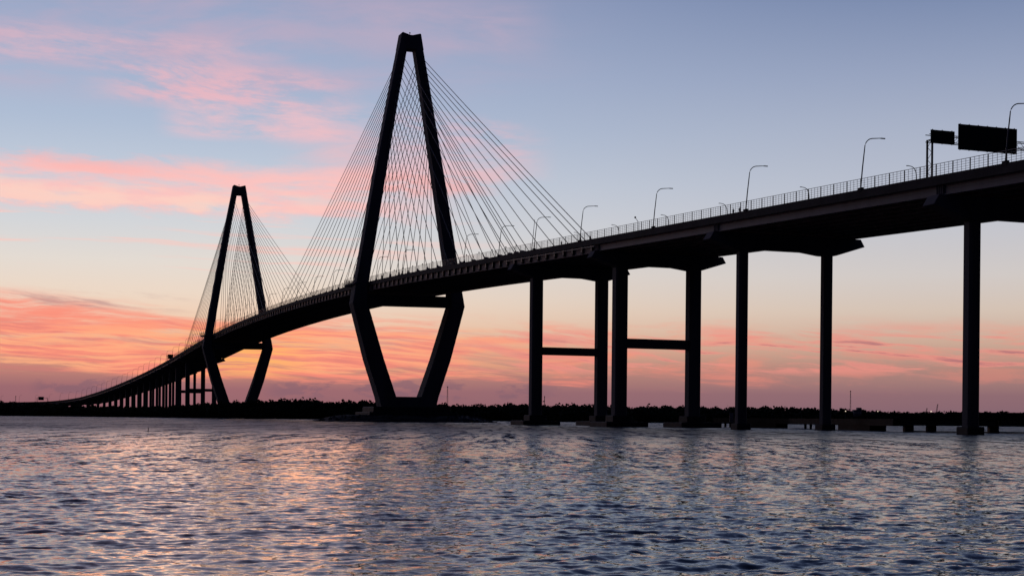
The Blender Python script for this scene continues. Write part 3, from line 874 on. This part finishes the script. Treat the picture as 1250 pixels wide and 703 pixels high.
link('landing', mb, 'timber', fp)
for i, u, w in ((0, .15, 1.1), (0, .5, 1.1), (0, .80, 1.05), (1, .06, 1.0), (1, .70, .95), (1, .94, 1.0)):
    x, y = pl(i, u); link('pier_support', MB().box(x - w, x + w, y - w, y + w, -1.5, 1.449, .15), 'wet', fp)
for u0, u1 in ((.19, .47),):
    mb = MB(); seg(mb, 2, u0, u1, 2.0, -1.2, 1.299); link('fender_wall', mb, 'timber', fp)
mb = MB(); seg(mb, 3, .17, .74, 2.0, -1.2, 1.301); link('fender_wall', mb, 'timber', fp)
pile = MB().tube([(0, 0, -1.5), (0, 0, 2.0)], .36, 8).mesh('pile')
for k in range(8):
    x, y = pl(2, .53 + k * .062, -1.9); link('pile', pile, 'timber', fp, (x, y, 0))
for k in range(4):
    x, y = pl(3, .78 + k * .07, -1.9); link('pile', pile, 'timber', fp, (x, y, 0))
mb = MB(); mb.tube([(*pl(0, .0, -2.4), .08), (*pl(0, 1, -2.4), .08), (*pl(1, 1, -2.4), .08)], .22, 6)
link('boom', mb, 'timber', fp)
# gauge board by the landing
gx, gy = 66.5, 440
t = thing('gauge_board', 'pale upright board on a pile left of the first slim pier', 'board', (gx, gy, 0))
link('board', MB().box(-.6, .6, -.08, .08, 1.6, 4.5), 'white', t); link('post', MB().tube([(0, .25, -1), (0, .25, 4.6)], .18, 6), 'timber', t)

# stake in the water
t = thing('stake', 'thin leaning stake standing alone in the water at left', 'stake', (-47.5, 191, 0))
link('post', MB().tube([(0, 0, -1), (.12, 0, .55)], .05, 5), 'timber', t)

# ------------------------------------------------------------------ small things on the far shore
def at(px, y): return ((px - 625) / FPX * y, y)
def hz(px, py, y): return CAM_H + (hor_at(px) - py) * y / FPX
def lattice(name, px, top, y, label, cat, w=.8, beac=True, lit=False):
    x, yy = at(px, y); H = hz(px, top, y)
    t = thing(name, label, cat, (x, yy, 0))
    mb = MB()
    for a, c_ in ((-1, -1), (1, -1), (0, 1)): mb.tube([(a * w, c_ * w, 0), (a * w * .35, c_ * w * .35, H)], .075, 4)
    z = 1.0; q = 1
    while z < H - 2:
        f = 1 - .65 * z / H
        mb.tube([(-w * f * q, -w * f, z), (w * f * q, -w * f, z + 2)], .07, 3); z += 2; q = -q
    link('frame', mb, 'steel', t)
    link('lamp', MB().ball((0, 0, H + .3), .45), 'lit' if lit else 'red', t)
    return t
lattice('radio_mast', 547.5, 472.5, 1060, 'slender lattice mast above the trees right of the tall tower', 'mast', .7)
lattice('radio_mast', 666, 484.5, 1050, 'thin mast above the trees right of the anchor pier column', 'mast', .4)
lattice('radio_mast', 20.5, 484, 1300, 'thin mast above the trees at the left edge', 'mast', .4)
lattice('radio_mast', 1039.4, 478, 960, 'mast with a round head above the right shore', 'mast', .5)
x, yy = at(660.5, 1040)
t = thing('antenna', 'stubby antenna with two dishes over the trees beside the anchor pier', 'antenna', (x, yy, 0))
H = hz(660.5, 488.5, 1040)
link('frame', MB().tube([(0, 0, 0), (0, 0, H)], .2, 5).tube([(0, 0, H - 1.6), (2.6, 0, H - .6)], .12, 4), 'steel', t)
link('dish', MB().ball((-.6, 0, H - .6), .8, 8, 5, 1), 'steel', t); link('dish', MB().ball((2.7, 0, H - .7), .55, 8, 5, 1), 'steel', t)
def crane(px, top, tilt, y, label):
    x, yy = at(px, y); H = hz(px, top, y)
    t = thing('crane', label, 'crane', (x, yy, 0), 0, 'cranes on the right shore')
    link('cab', MB().box(-1.6, 1.6, -1.6, 1.6, 1, 4.5, .3), 'dark', t)
    bm = MB()
    for a in (-.45, .45):
        bm.tube([(a - tilt, 0, 4), (a * .5, 0, H)], .14, 4); 
    k = 0
    while k < 8:
        u, v = k / 8, (k + 1) / 8; sgn = 1 if k % 2 else -1
        bm.tube([(-tilt * (1 - u) + .4 * sgn, 0, 4 + (H - 4) * u), (-tilt * (1 - v) - .4 * sgn, 0, 4 + (H - 4) * v)], .08, 3); k += 1
    link('boom', bm, 'dark', t)
crane(1146, 493, 1.6, 1050, 'taller leaning crane boom on the right shore'); crane(1133, 498, 1.6, 1050, 'shorter leaning crane boom on the right shore')
# harbour building
x, yy = at(1048, 930); H = hz(1048, 500, 930)
t = thing('shore_building', 'small pale building above the trees beside the right mast', 'building', (x, yy, 0))
link('wall', MB().box(-2.6, 2.2, -3, 3, .5, H, .1), 'concrete', t)
link('tower_block', MB().box(-.2, 2.2, -2, 2.5, H + .002, H + 1.4, .1), 'concrete', t)
for k in range(3): link('window', MB().box(-2.1 + k * 1.4, -1.2 + k * 1.4, -3.06, -3.0, H - 2.4, H - 1.2), 'glass', t)
# lit lamps on the far shores
def lit(px, py, y, label, r=.5):
    x, yy = at(px, y); H = hz(px, py, y)
    t = thing('shore_lamp', label, 'lamp', (x, yy, 0), 0, 'lit lamps on the far shore')
    link('pole', MB().tube([(0, 0, 0), (0, 0, H - .1)], .1, 4), 'steel', t); link('bulb', MB().ball((0, 0, H), r), 'lit', t)
lit(59.5, 501.3, 1235, 'brightest lit lamp on the far left shore under the approach', .45)
lit(65, 502.4, 1235, 'dimmer lit lamp right of the brightest one on the left shore', .22)
lit(73, 497.6, 1235, 'faint lit lamp higher on the left shore', .22)
lit(1033.6, 501.6, 905, 'lit lamp on the right shore left of the mast', .35)
lit(1073, 501.8, 900, 'lit lamp on the right shore between mast and cranes', .32)
lit(1138, 502, 900, 'lit lamp on the right shore between the two crane booms', .42)
